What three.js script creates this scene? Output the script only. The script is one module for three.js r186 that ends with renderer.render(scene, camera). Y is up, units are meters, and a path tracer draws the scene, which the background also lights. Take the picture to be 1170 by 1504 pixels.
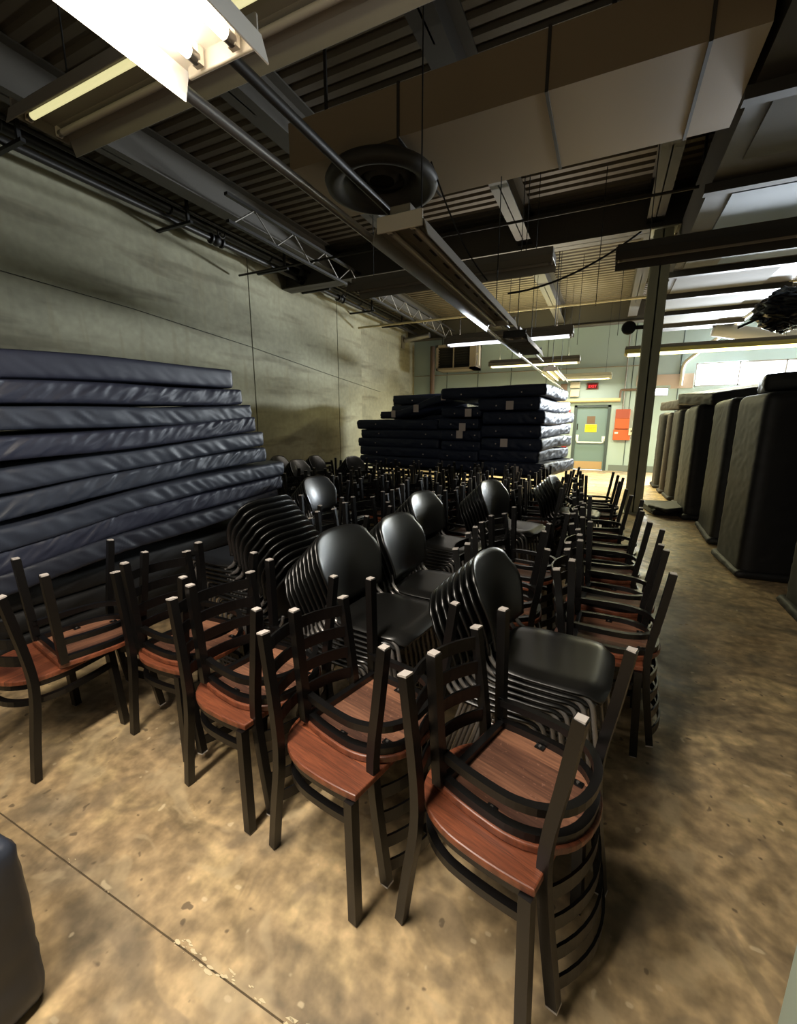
import * as THREE from 'three';
import { mergeGeometries, mergeVertices } from 'three/addons/utils/BufferGeometryUtils.js';
import { ImprovedNoise } from 'three/addons/math/ImprovedNoise.js';
import { RoundedBoxGeometry } from 'three/addons/geometries/RoundedBoxGeometry.js';
import { RectAreaLightUniformsLib } from 'three/addons/lights/RectAreaLightUniformsLib.js';

// ---------------------------------------------------------------- camera, sky, exposure
const scene = new THREE.Scene();
const camera = new THREE.PerspectiveCamera(100.08, 1170 / 1504, 0.03, 80);
camera.position.set(0, 1.56, 0);
camera.rotation.set(-0.20349, 0.44274, 0, 'YXZ');
scene.add(camera);
const renderer = new THREE.WebGLRenderer();
renderer.toneMapping = THREE.LinearToneMapping;
renderer.toneMappingExposure = 1.5;
renderer.shadowMap.enabled = true;
RectAreaLightUniformsLib.init();
scene.background = new THREE.Color(0.80, 0.90, 1.0);      // overcast daylight, seen only through the windows
scene.backgroundIntensity = 9;
const WARM = new THREE.Color(1.0, 0.91, 0.78), YELLOW = new THREE.Color(1.0, 0.93, 0.52), DAY = new THREE.Color(0.84, 0.92, 1.0);
function areaLight(color, intensity, w, h, pos, target) {
  const l = new THREE.RectAreaLight(color, intensity, w, h);
  l.position.set(...pos); l.lookAt(...target); scene.add(l); return l;
}
// daylight entering the long window of the end wall and the small one beside it
areaLight(DAY, 195, 4.1, 0.62, [4.4, 3.0, -15.98], [2.9, 2.35, -8]);
areaLight(DAY, 60, 0.42, 0.22, [1.4, 2.53, -15.98], [1.4, 2.3, -8]);

// ---------------------------------------------------------------- helpers
let seed = 7;
const rnd = () => { seed = (seed * 16807) % 2147483647; return (seed - 1) / 2147483646; };
const rr = (a, b) => a + (b - a) * rnd();
const noise = new ImprovedNoise();
const fbm = (x, y, z, o = 4) => { let s = 0, a = 0.5, f = 1; for (let i = 0; i < o; i++) { s += a * noise.noise(x * f, y * f, z * f); a *= 0.5; f *= 2.03; } return s; };
const V = (x, y, z) => new THREE.Vector3(x, y, z);
const used = {};
const numbered = n => { used[n] = (used[n] ?? -1) + 1; return used[n] ? `${n}_${String(used[n]).padStart(3, '0')}` : n; };
const prep = g => { g = g.index ? g.toNonIndexed() : g; if (!g.attributes.uv) g.setAttribute('uv', new THREE.Float32BufferAttribute(new Float32Array(g.attributes.position.count * 2), 2)); if (!g.attributes.normal) g.computeVertexNormals(); for (const k of Object.keys(g.attributes)) if (!['position', 'normal', 'uv'].includes(k)) g.deleteAttribute(k); return g; };
const merge = gs => gs.length === 1 ? gs[0] : mergeGeometries(gs.map(prep));
function mesh(name, g, m, parent) {
  const o = new THREE.Mesh(Array.isArray(g) ? merge(g) : g, m);
  o.name = parent ? name : numbered(name); o.castShadow = o.receiveShadow = true;
  (parent || scene).add(o); return o;
}
function tag(o, label, category, group, kind) { o.userData.label = label; if (category) o.userData.category = category; if (group) o.userData.group = group; if (kind) o.userData.kind = kind; return o; }
function thing(name, label, category, pos = [0, 0, 0], turn = 0, group) {
  const o = new THREE.Group(); o.name = numbered(name); o.position.set(...pos); o.rotation.y = turn; scene.add(o);
  return tag(o, label, category, group);
}
function struct(name, g, m) { const o = mesh(name, g, m); o.userData.kind = 'structure'; return o; }
function structGroup(name) { const o = new THREE.Group(); o.name = name; o.userData.kind = 'structure'; scene.add(o); return o; }
const box = (w, h, d, x = 0, y = 0, z = 0) => new THREE.BoxGeometry(w, h, d).translate(x, y, z);
const span = (x0, x1, y0, y1, z0, z1) => box(Math.abs(x1 - x0), Math.abs(y1 - y0), Math.abs(z1 - z0), (x0 + x1) / 2, (y0 + y1) / 2, (z0 + z1) / 2);
const rbox = (w, h, d, r, x = 0, y = 0, z = 0, s = 2) => new RoundedBoxGeometry(w, h, d, s, r).translate(x, y, z);
function bar(p, q, w, h) { // square bar between two points
  const a = V(...p), b = V(...q), len = a.distanceTo(b), g = new THREE.BoxGeometry(w, h, len);
  const m = new THREE.Matrix4().lookAt(b, a, Math.abs(b.clone().sub(a).normalize().y) > 0.99 ? V(1, 0, 0) : V(0, 1, 0));
  g.applyMatrix4(m); g.translate((p[0] + q[0]) / 2, (p[1] + q[1]) / 2, (p[2] + q[2]) / 2); return g;
}
function fillet(pts, r, n = 6) { // polyline with rounded corners
  const P = pts.map(p => V(...p)), out = [P[0]];
  for (let i = 1; i < P.length - 1; i++) {
    const a = P[i - 1].clone().sub(P[i]), b = P[i + 1].clone().sub(P[i]), d = Math.min(r, a.length() * 0.49, b.length() * 0.49);
    const s = P[i].clone().addScaledVector(a.normalize(), d), e = P[i].clone().addScaledVector(b.normalize(), d);
    for (let k = 0; k <= n; k++) { const t = k / n; out.push(s.clone().multiplyScalar((1 - t) * (1 - t)).addScaledVector(P[i], 2 * t * (1 - t)).addScaledVector(e, t * t)); }
  }
  out.push(P[P.length - 1]); return out;
}
function tube(pts, r, n = 8) { // round tube along points, capped
  const P = pts.map(p => p.isVector3 ? p : V(...p)), pos = [], idx = [], N = P.length;
  let nrm = null;
  for (let i = 0; i < N; i++) {
    const t = P[Math.min(i + 1, N - 1)].clone().sub(P[Math.max(i - 1, 0)]).normalize();
    if (!nrm) nrm = V(t.y, t.z, t.x).cross(t).normalize(); else nrm.addScaledVector(t, -nrm.dot(t)).normalize();
    const b = t.clone().cross(nrm);
    for (let k = 0; k < n; k++) { const a = k / n * Math.PI * 2; const v = P[i].clone().addScaledVector(nrm, Math.cos(a) * r).addScaledVector(b, Math.sin(a) * r); pos.push(v.x, v.y, v.z); }
  }
  for (let i = 0; i < N - 1; i++) for (let k = 0; k < n; k++) { const a = i * n + k, b = i * n + (k + 1) % n, c = a + n, d = b + n; idx.push(a, b, c, b, d, c); }
  const c0 = pos.length / 3; pos.push(P[0].x, P[0].y, P[0].z, P[N - 1].x, P[N - 1].y, P[N - 1].z);
  for (let k = 0; k < n; k++) { idx.push(c0, (k + 1) % n, k, c0 + 1, (N - 1) * n + k, (N - 1) * n + (k + 1) % n); }
  const g = new THREE.BufferGeometry(); g.setAttribute('position', new THREE.Float32BufferAttribute(pos, 3)); g.setIndex(idx); g.computeVertexNormals();
  return prep(g);
}
function sweep(pts, pn, a, b) { // rectangular bar along a planar path; a = half size along plane normal, b = half size in the plane
  const P = pts.map(p => p.isVector3 ? p : V(...p)), N = P.length, ring = [], nn = V(...pn);
  for (let i = 0; i < N; i++) {
    const t = P[Math.min(i + 1, N - 1)].clone().sub(P[Math.max(i - 1, 0)]).normalize(), s = nn.clone().cross(t).normalize();
    ring.push([[1, 1], [1, -1], [-1, -1], [-1, 1]].map(([u, v]) => P[i].clone().addScaledVector(nn, u * a).addScaledVector(s, v * b)));
  }
  const pos = [], quad = (p, q, r, s) => { for (const v of [p, q, r, p, r, s]) pos.push(v.x, v.y, v.z); };
  for (let i = 0; i < N - 1; i++) for (let k = 0; k < 4; k++) quad(ring[i][k], ring[i][(k + 1) % 4], ring[i + 1][(k + 1) % 4], ring[i + 1][k]);
  quad(ring[0][3], ring[0][2], ring[0][1], ring[0][0]); quad(...ring[N - 1]);
  const g = new THREE.BufferGeometry(); g.setAttribute('position', new THREE.Float32BufferAttribute(pos, 3)); g.computeVertexNormals(); return prep(g);
}
function cyl(r, p, q, n = 12, r2 = r) { const a = V(...p), b = V(...q), g = new THREE.CylinderGeometry(r2, r, a.distanceTo(b), n); g.applyQuaternion(new THREE.Quaternion().setFromUnitVectors(V(0, 1, 0), b.clone().sub(a).normalize())); return g.translate((p[0] + q[0]) / 2, (p[1] + q[1]) / 2, (p[2] + q[2]) / 2); }
function uvXZ(g, s = 1) { const p = g.attributes.position, u = new Float32Array(p.count * 2); for (let i = 0; i < p.count; i++) { u[2 * i] = p.getX(i) * s; u[2 * i + 1] = p.getZ(i) * s; } g.setAttribute('uv', new THREE.BufferAttribute(u, 2)); return g; }
function uvZY(g, s = 1) { const p = g.attributes.position, u = new Float32Array(p.count * 2); for (let i = 0; i < p.count; i++) { u[2 * i] = p.getZ(i) * s; u[2 * i + 1] = p.getY(i) * s; } g.setAttribute('uv', new THREE.BufferAttribute(u, 2)); return g; }
function uvXY(g, s = 1) { const p = g.attributes.position, u = new Float32Array(p.count * 2); for (let i = 0; i < p.count; i++) { u[2 * i] = p.getX(i) * s; u[2 * i + 1] = p.getY(i) * s; } g.setAttribute('uv', new THREE.BufferAttribute(u, 2)); return g; }
function tex(n, fn, srgb = true, m = n) {
  const d = new Uint8Array(n * m * 4);
  for (let j = 0; j < m; j++) for (let i = 0; i < n; i++) { const c = fn(i / n, j / m); for (let k = 0; k < 3; k++) d[(j * n + i) * 4 + k] = Math.max(0, Math.min(255, c[k])); d[(j * n + i) * 4 + 3] = 255; }
  const t = new THREE.DataTexture(d, n, m, THREE.RGBAFormat); t.magFilter = THREE.LinearFilter; t.wrapS = t.wrapT = THREE.RepeatWrapping; if (srgb) t.colorSpace = THREE.SRGBColorSpace; t.needsUpdate = true; return t;
}
const lerp = (a, b, t) => a + (b - a) * t, sm = (a, b, x) => { const t = Math.max(0, Math.min(1, (x - a) / (b - a))); return t * t * (3 - 2 * t); };
const mix3 = (a, b, t) => a.map((v, i) => lerp(v, b[i], t));

// ---------------------------------------------------------------- materials
// floor texture covers 6 x 6 m, mirrored repeats: blotched, scuffed concrete
const floorTex = tex(2048, (u, v) => {
  const x = u * 6, y = v * 6;
  const big = fbm(x * 0.7, y * 0.7, 3.1, 4), mid = fbm(x * 2.6 + 9, y * 2.6, 8.2, 5), fine = fbm(x * 17, y * 17, 1.7, 5), warp = fbm(x * 1.3, y * 1.3, 21, 3);
  const sweepy = fbm(x * 1.2 + warp * 2, y * 7 + warp * 3, 5.5, 4);
  let c = mix3([178, 154, 116], [156, 133, 100], sm(-0.25, 0.3, big));
  c = mix3(c, [128, 114, 92], 0.75 * sm(0.02, 0.30, mid + 0.3 * big));
  c = mix3(c, [205, 180, 132], 0.6 * sm(0.08, 0.33, -mid + 0.25 * sweepy));
  c = mix3(c, [112, 97, 76], 0.5 * sm(0.12, 0.36, sweepy));
  const k = 1 + fine * 0.5; c = c.map(q => q * k);
  const spot = noise.noise(x * 31, y * 31, 40.5) + fine * 0.3; if (spot > 0.62) c = mix3(c, [92, 78, 60], sm(0.62, 0.72, spot) * 0.7);
  const spot2 = noise.noise(x * 26, y * 26, 61.5); if (spot2 > 0.66) c = mix3(c, [226, 208, 172], sm(0.66, 0.75, spot2) * 0.6);
  const sc = fbm(x * 5 + warp * 4, y * 5 + warp * 4, 88, 4); c = mix3(c, [196, 176, 140], 0.45 * sm(0.16, 0.3, sc)); c = mix3(c, [118, 104, 84], 0.4 * sm(0.14, 0.3, -sc));
  return c;
});
floorTex.wrapS = floorTex.wrapT = THREE.MirroredRepeatWrapping; floorTex.repeat.set(1 / 6, 1 / 6);
const floorRough = tex(512, (u, v) => { const n = fbm(u * 22, v * 22, 4, 4); const q = 118 + n * 120; return [q, q, q]; }, false);
floorRough.wrapS = floorRough.wrapT = THREE.MirroredRepeatWrapping; floorRough.repeat.set(1 / 6, 1 / 6);
const wallTex = tex(1024, (u, v) => {   // u: 12 m along, v: 6 m up
  const x = u * 12, y = v * 6;
  const big = fbm(x * 0.5, y * 0.8, 14, 4), streak = fbm(x * 0.55 + y * 0.25, y * 3.2, 33, 4), fine = fbm(x * 9, y * 9, 2, 3), drip = fbm(x * 7, y * 0.6, 51, 3);
  let c = mix3([164, 160, 134], [144, 140, 116], sm(-0.3, 0.3, big));
  c = mix3(c, [116, 110, 88], 0.7 * sm(0.05, 0.36, streak));
  c = mix3(c, [140, 132, 104], 0.35 * sm(0.12, 0.35, drip));
  const bx = Math.floor(x / 0.42), by = Math.floor(y / 0.36), h = Math.abs(Math.sin(bx * 12.9 + by * 78.2) * 43758.5) % 1; if (h > 0.8) c = c.map(q => q * (1 - 0.05 * (h - 0.8) * 5));
  return c.map(q => q * (1 + fine * 0.12));
}, true, 512);
wallTex.repeat.set(1 / 12, 1 / 6);
const woodTex = tex(512, (u, v) => { // strips run along u
  const s = v * 7.3, id = Math.floor(s), e = s - id, h = Math.abs(Math.sin(id * 91.7 + 3.3) * 4375.5) % 1;
  const g = fbm(u * 3 + id * 9, v * 60, id * 3.7, 4), g2 = fbm(u * 10, v * 160, id, 3);
  let c = mix3([136, 76, 49], [96, 51, 33], h * 0.75 + g * 1.1);
  c = c.map(q => q * (1 + g2 * 0.35)); if (e < 0.03) c = c.map(q => q * 0.7); return c;
});
const woodUnderTex = tex(512, (u, v) => {
  const s = v * 7.3, id = Math.floor(s), h = Math.abs(Math.sin(id * 57.7 + 1.3) * 4375.5) % 1;
  const g = fbm(u * 3 + id * 9, v * 50, id * 3.7, 4), sc = fbm(u * 30, v * 30, 9, 3);
  let c = mix3([134, 92, 69], [74, 47, 36], h * 0.9 + g * 0.9);
  if (sc > 0.3) c = mix3(c, [150, 112, 92], 0.5); return c;
});
const std = o => new THREE.MeshStandardMaterial(o);
const M = {
  floor: std({ map: floorTex, roughness: 1, roughnessMap: floorRough, bumpMap: floorRough, bumpScale: 0.0015 }),
  wall: std({ map: wallTex, roughness: 0.8 }),
  farWall: std({ color: 0x9fb1b2, roughness: 0.7 }), farBlock: std({ color: 0xb09f93, roughness: 0.8 }), sideWall: std({ color: 0x8f8d7e, roughness: 0.85 }),
  dark: std({ color: 0x1a1815, roughness: 0.9 }), grout: std({ color: 0x5a4c38, roughness: 0.95 }), chip: std({ color: 0xd9c9a4, roughness: 0.9 }),
  deck: std({ color: 0x62594a, roughness: 0.6 }), beam: std({ color: 0x4d483f, roughness: 0.6 }), column: std({ color: 0xa5a58d, roughness: 0.55 }),
  duct: std({ color: 0x9c886c, roughness: 0.6, metalness: 0.15 }), ductDark: std({ color: 0x3d3831, roughness: 0.6, metalness: 0.1 }), sheet: std({ color: 0x5f6c78, roughness: 0.6, metalness: 0.2 }), sheetPale: std({ color: 0x5c5a50, roughness: 0.85 }),
  frame: std({ color: 0x0a0909, roughness: 0.36 }), cap: std({ color: 0xb5aea8, roughness: 0.55 }),
  wood: new THREE.MeshPhysicalMaterial({ map: woodTex, roughness: 0.42, clearcoat: 0.25, clearcoatRoughness: 0.3 }), woodUnder: std({ map: woodUnderTex, roughness: 0.55 }),
  shell: new THREE.MeshPhysicalMaterial({ color: 0x0f0f0e, roughness: 0.34, ior: 1.75 }), tube: std({ color: 0x8f8b88, roughness: 0.35, metalness: 0.7 }), screw: std({ color: 0x8a8580, roughness: 0.4, metalness: 0.8 }),
  navy: std({ color: 0x272a3a, roughness: 0.5 }), navyB: std({ color: 0x303541, roughness: 0.48 }), navyC: std({ color: 0x252833, roughness: 0.5 }),
  pileNavy: std({ color: 0x1c2640, roughness: 0.55 }),
  vinyl: std({ color: 0x090808, roughness: 0.62 }), vinylGrey: std({ color: 0x151612, roughness: 0.62 }), vinylPink: std({ color: 0x2b231f, roughness: 0.6 }), tagWhite: std({ color: 0xe2d3ce, roughness: 0.8 }),
  whiteMetal: std({ color: 0xcfc8ba, roughness: 0.4 }), greyMetal: std({ color: 0x8b857c, roughness: 0.4, metalness: 0.3 }), fixture: std({ color: 0x807a70, roughness: 0.38, metalness: 0.25 }), conduit: std({ color: 0x9a9794, roughness: 0.3, metalness: 0.7 }), darkPipe: std({ color: 0x33302c, roughness: 0.45, metalness: 0.4 }), blackPipe: std({ color: 0x1d1b19, roughness: 0.5 }),
  tubeLit: std({ color: 0xffffff, emissive: 0xfff1dc, emissiveIntensity: 9 }), tubeYellow: std({ color: 0xffffff, emissive: 0xfff0a0, emissiveIntensity: 2.6 }), tubeDim: std({ color: 0xffffff, emissive: 0xf0e8a8, emissiveIntensity: 0.55 }), tubeWhite: std({ color: 0xffffff, emissive: 0xf4f6ff, emissiveIntensity: 1.2 }), tubeOff: std({ color: 0xa39c92, roughness: 0.4 }),
  reflector: std({ color: 0xf1ece2, roughness: 0.45 }),
  door: std({ color: 0x6c8387, roughness: 0.45 }), doorFrame: std({ color: 0x3c4a4e, roughness: 0.5 }), brass: std({ color: 0xbb9d78, roughness: 0.4, metalness: 0.3 }), pale: std({ color: 0xdfe4df, roughness: 0.5 }),
  orange: std({ color: 0xb4562c, roughness: 0.5 }), red: std({ color: 0xc22a30, roughness: 0.5 }), brown: std({ color: 0x6b5646, roughness: 0.6 }), yellowPipe: std({ color: 0xcbbd8f, roughness: 0.5 }), cream: std({ color: 0xc9c3ae, roughness: 0.6 }),
  heater: std({ color: 0x8d8272, roughness: 0.5 }), jamb: std({ color: 0x9aa597, roughness: 0.5 }), insul: std({ color: 0xa09e97, roughness: 0.7 }), cable: std({ color: 0x14120f, roughness: 0.6 }),
  bag: std({ color: 0x15151a, roughness: 0.18 }),
  glass: new THREE.MeshPhysicalMaterial({ color: 0xffffff, transmission: 1, thickness: 0, roughness: 0.05 }),
};

// ---------------------------------------------------------------- the room
const XL = -6.95, XR = 7.0, ZF = -16.1, ZB = 3.2, YC = 5.15;
{
  const floor = structGroup('floor');
  mesh('slab', uvXZ(span(XL - 0.2, XR + 0.2, -0.2, 0, ZF - 0.2, -0.6325)), M.floor, floor);
  mesh('slab', uvXZ(span(XL - 0.2, XR + 0.2, -0.2, 0, -0.6275, ZB + 0.2)), M.floor, floor);
  mesh('joint_bed', span(XL - 0.2, XR + 0.2, -0.2, -0.004, -0.6325, -0.6275), M.grout, floor);
  const chips = [];                                  // broken filler along the joint
  for (let i = 0; i < 90; i++) {
    const t = rnd(), x = i < 55 ? -1.05 + Math.pow(t, 1.2) * 0.75 : rr(-2.6, -0.2), s = i < 55 ? rr(0.002, 0.011) : rr(0.001, 0.003);
    const n = 7, sh = new THREE.Shape(); for (let k = 0; k < n; k++) { const a = k / n * 6.283, r = s * rr(0.45, 1.1), px = Math.cos(a) * r * 1.7, py = Math.sin(a) * r * 0.6; k ? sh.lineTo(px, py) : sh.moveTo(px, py); }
    chips.push(new THREE.ExtrudeGeometry(sh, { depth: 0.0018, bevelEnabled: false }).rotateX(-Math.PI / 2).translate(x, 0.0002, -0.63 + rr(-0.022, 0.01)));
  }
  const c = mesh('joint_filler', chips, M.chip, floor); c.userData.kind = 'stuff'; c.userData.label = 'crumbling pale filler along the floor joint';
}
{
  const w = structGroup('wall_left');                // precast panels with open joints
  const zs = [ZB + 0.2, -7.4, -10.7, ZF - 0.2];
  for (let i = 0; i < 3; i++) mesh('panel', uvZY(span(XL - 0.2, XL, 0, YC + 0.1, zs[i] - (i ? 0.014 : 0), zs[i + 1] + 0.014)), M.wall, w);
  mesh('joint_backing', span(XL - 0.3, XL - 0.02, -0.2, YC + 0.2, ZF - 0.3, ZB + 0.2), M.dark, w);
}
struct('wall_right', span(XR, XR + 0.2, 0, YC + 0.1, ZF, ZB), M.sideWall);
struct('wall_rear', span(XL, XR, 0, YC + 0.1, ZB, ZB + 0.2), M.sideWall);
{
  const w = structGroup('wall_back'), W = (a, b, c, d) => span(a, b, c, d, ZF - 0.2, ZF);
  mesh('wall_face', [W(XL, -1.02, 0, YC + 0.1), W(-1.02, 0.1, 2.16, YC + 0.1), W(0.1, 1.15, 0, YC + 0.1), W(1.15, 1.65, 0, 2.4), W(1.15, 1.65, 2.66, YC + 0.1), W(1.65, 2.3, 0, YC + 0.1), W(2.3, 6.6, 0, 2.66), W(2.3, 6.6, 3.34, YC + 0.1), W(6.6, XR, 0, YC + 0.1)], M.farWall, w);
  mesh('block_band', [span(1.7, 2.28, 2.62, 3.05, ZF, ZF + 0.02), span(0.75, 1.7, 2.72, 3.05, ZF, ZF + 0.02)], M.farBlock, w);
  for (const x of [-5.6, -4.4, -3.2, -2.0, 0.62, 1.9]) mesh('batten', span(x - 0.012, x + 0.012, 0.12, YC, ZF, ZF + 0.01), M.doorFrame, w);
  struct('baseboard_back', [span(XL, -1.1, 0, 0.2, ZF, ZF + 0.02), span(0.18, XR, 0, 0.2, ZF, ZF + 0.02)], std({ color: 0x6d7675, roughness: 0.6 }));
  const w1 = structGroup('window_1'); mesh('pane', span(2.3, 6.6, 2.66, 3.34, ZF - 0.12, ZF - 0.115), M.glass, w1);
  const fr = [span(2.3, 6.6, 2.66, 2.7, ZF - 0.15, ZF - 0.03), span(2.3, 6.6, 3.3, 3.34, ZF - 0.15, ZF - 0.03)]; for (let i = 0; i <= 4; i++) fr.push(span(2.3 + i * 1.065, 2.34 + i * 1.065, 2.66, 3.34, ZF - 0.15, ZF - 0.03));
  mesh('window_frame', fr, M.greyMetal, w1);
  const w2 = structGroup('window_2'); mesh('pane', span(1.15, 1.65, 2.4, 2.66, ZF - 0.12, ZF - 0.115), M.glass, w2);
  mesh('window_frame', [span(1.15, 1.65, 2.4, 2.43, ZF - 0.15, ZF - 0.03), span(1.15, 1.65, 2.63, 2.66, ZF - 0.15, ZF - 0.03)], M.greyMetal, w2);
}
{ // fluted roof deck: ribs run across the room
  const sh = new THREE.Shape(), p = 0.19; sh.moveTo(ZF - 0.2, YC + 0.2);
  for (let z = ZF - 0.2; z < ZB + 0.2; z += p) { sh.lineTo(z, YC + 0.045); sh.lineTo(z + 0.06, YC + 0.045); sh.lineTo(z + 0.08, YC); sh.lineTo(z + 0.17, YC); }
  sh.lineTo(ZB + 0.2, YC + 0.045); sh.lineTo(ZB + 0.2, YC + 0.2);
  const g = new THREE.ExtrudeGeometry(sh, { depth: XR - XL + 0.4, bevelEnabled: false }).rotateY(-Math.PI / 2).translate(XR + 0.2, 0, 0);
  struct('ceiling', g, M.deck);
}
// steel: long beams and one girder carried by the column
const iBeamZ = (x, y0, y1, w, z0, z1) => [span(x - w / 2, x + w / 2, y0, y0 + 0.02, z0, z1), span(x - w / 2, x + w / 2, y1 - 0.02, y1, z0, z1), span(x - 0.008, x + 0.008, y0, y1, z0, z1)];
const iBeamX = (z, y0, y1, w, x0, x1) => [span(x0, x1, y0, y0 + 0.025, z - w / 2, z + w / 2), span(x0, x1, y1 - 0.02, y1, z - w / 2, z + w / 2), span(x0, x1, y0, y1, z - 0.01, z + 0.01)];
[[-5.55, 'trim_1'], [-3.55, 'trim_2'], [-1.58, 'trim_3'], [0.42, 'trim_4'], [2.45, 'trim_5'], [4.5, 'trim_6']].forEach(([x, n]) => tag(struct(n, iBeamZ(x, 4.68, YC, 0.24, ZF, ZB), M.beam), 'painted steel roof beam running the length of the room'));
tag(struct('trim_7', iBeamX(-8.62, 4.55, YC, 0.34, XL, XR), M.beam), 'deep cross girder resting on the steel column');
tag(struct('trim_8', iBeamX(-15.5, 4.55, YC, 0.34, XL, XR), M.beam), 'deep cross girder close to the end wall');
{
  const c = structGroup('column'); mesh('shaft', [span(0.42, 0.69, 0, 4.55, -8.75, -8.72), span(0.42, 0.69, 0, 4.55, -8.51, -8.48), span(0.545, 0.565, 0, 4.55, -8.75, -8.48)], M.column, c);
  mesh('cap_plate', span(0.38, 0.73, 4.53, 4.55, -8.8, -8.43), M.column, c); mesh('base_plate', span(0.36, 0.75, 0, 0.02, -8.82, -8.41), M.column, c);
}
{
  const g = thing('guard_post', 'pale green painted steel guard post standing close to the aisle', 'post', [0.425, 0, -0.77]);
  mesh('shaft', rbox(0.1, 0.94, 0.1, 0.008, 0, 0.48, 0, 2), M.jamb, g); mesh('base_plate', box(0.16, 0.012, 0.16, 0, 0.006, 0), M.jamb, g); mesh('post_cap', rbox(0.108, 0.02, 0.108, 0.006, 0, 0.96, 0, 1), M.jamb, g);
}

// ---------------------------------------------------------------- ducts
{
  const d = thing('air_duct', 'brown rectangular sheet metal duct crossing above the hanging lights', 'duct', [0, 0, 0]);
  mesh('duct_body', [span(-3.03, 0.72, 4.0, 4.4, -4.98, -3.9)], M.duct, d);
  for (const x of [-1.85, -0.62, 0.4]) mesh('seam', [span(x - 0.012, x + 0.012, 3.988, 4.41, -4.99, -3.888)], M.ductDark, d);
  for (const x of [-2.6, -0.2]) for (const z of [-3.92, -4.95]) mesh('hanger', span(x - 0.015, x + 0.015, 4.4, YC, z - 0.008, z + 0.008), M.darkPipe, d);
  const f = thing('ceiling_diffuser', 'round dark ceiling diffuser with flared rim under the brown duct', 'diffuser', [-2.18, 3.78, -4.22]);
  const prof = [[0.30, 0.22], [0.34, 0.1], [0.40, 0.03], [0.47, 0.0], [0.53, 0.02], [0.55, 0.07], [0.52, 0.12], [0.45, 0.15], [0.36, 0.21], [0.33, 0.22]].map(p => new THREE.Vector2(...p));
  mesh('rim', new THREE.LatheGeometry(prof, 48), M.ductDark, f);
  mesh('throat', new THREE.LatheGeometry([[0.0, 0.2], [0.3, 0.2], [0.3, 0.22], [0.0, 0.22]].map(p => new THREE.Vector2(...p)), 40), M.ductDark, f);
  for (const r of [0.22, 0.12]) mesh('cone_ring', new THREE.LatheGeometry([[r, 0.09], [r + 0.05, 0.14], [r + 0.055, 0.135], [r + 0.005, 0.085]].map(p => new THREE.Vector2(...p)), 40), M.ductDark, f);
}
{
  const d = thing('air_duct', 'wide sheet metal duct with cross bars running the length of the aisle', 'duct', [0, 0, 0]);
  mesh('duct_body', span(0.78, 2.7, 4.02, 4.6, -14.4, 1.5), M.ductDark, d);
  for (let i = 0; i < 9; i++) { const z = -1.6 - i * 1.48; mesh('cross_bar', span(0.72, 2.76, 3.93, 4.02, z - 0.05, z + 0.05), M.ductDark, d); }
  const ps = [[0.95, 2.4, -4.7, -5.6, 0], [1.02, 2.6, -6.3, -7.3, 1], [0.9, 1.7, -7.7, -8.8, 0], [1.35, 2.5, -8.0, -8.8, 1], [0.88, 2.3, -9.2, -10.3, 0], [0.88, 2.3, -10.7, -11.8, 0], [0.9, 2.2, -12.1, -13.2, 0]];
  for (const [a, b, c, e, k] of ps) mesh('patch_panel', span(a, b, 4.0, 4.018, c, e), k ? M.sheet : M.sheetPale, d);
  for (const x of [0.8, 2.68]) for (let i = 0; i < 5; i++) mesh('hanger', span(x - 0.015, x + 0.015, 4.6, YC, -1 - i * 3, -1.02 - i * 3), M.darkPipe, d);
}
{
  const d = thing('air_duct', 'pale round insulated duct curving below the long window', 'duct');
  const pts = []; for (let i = 0; i <= 16; i++) { const t = i / 16; pts.push([2.3 + t * 4.4, 3.95 - 0.32 * Math.sin(t * Math.PI) , -14.2 - 0.4 * t]); }
  mesh('duct_sleeve', tube(pts, 0.17, 14), M.insul, d);
  for (const i of [4, 8, 12]) mesh('strap', cyl(0.006, [pts[i][0], pts[i][1], pts[i][2]], [pts[i][0], YC - 0.01, pts[i][2]], 6), M.cable, d);
}

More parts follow.
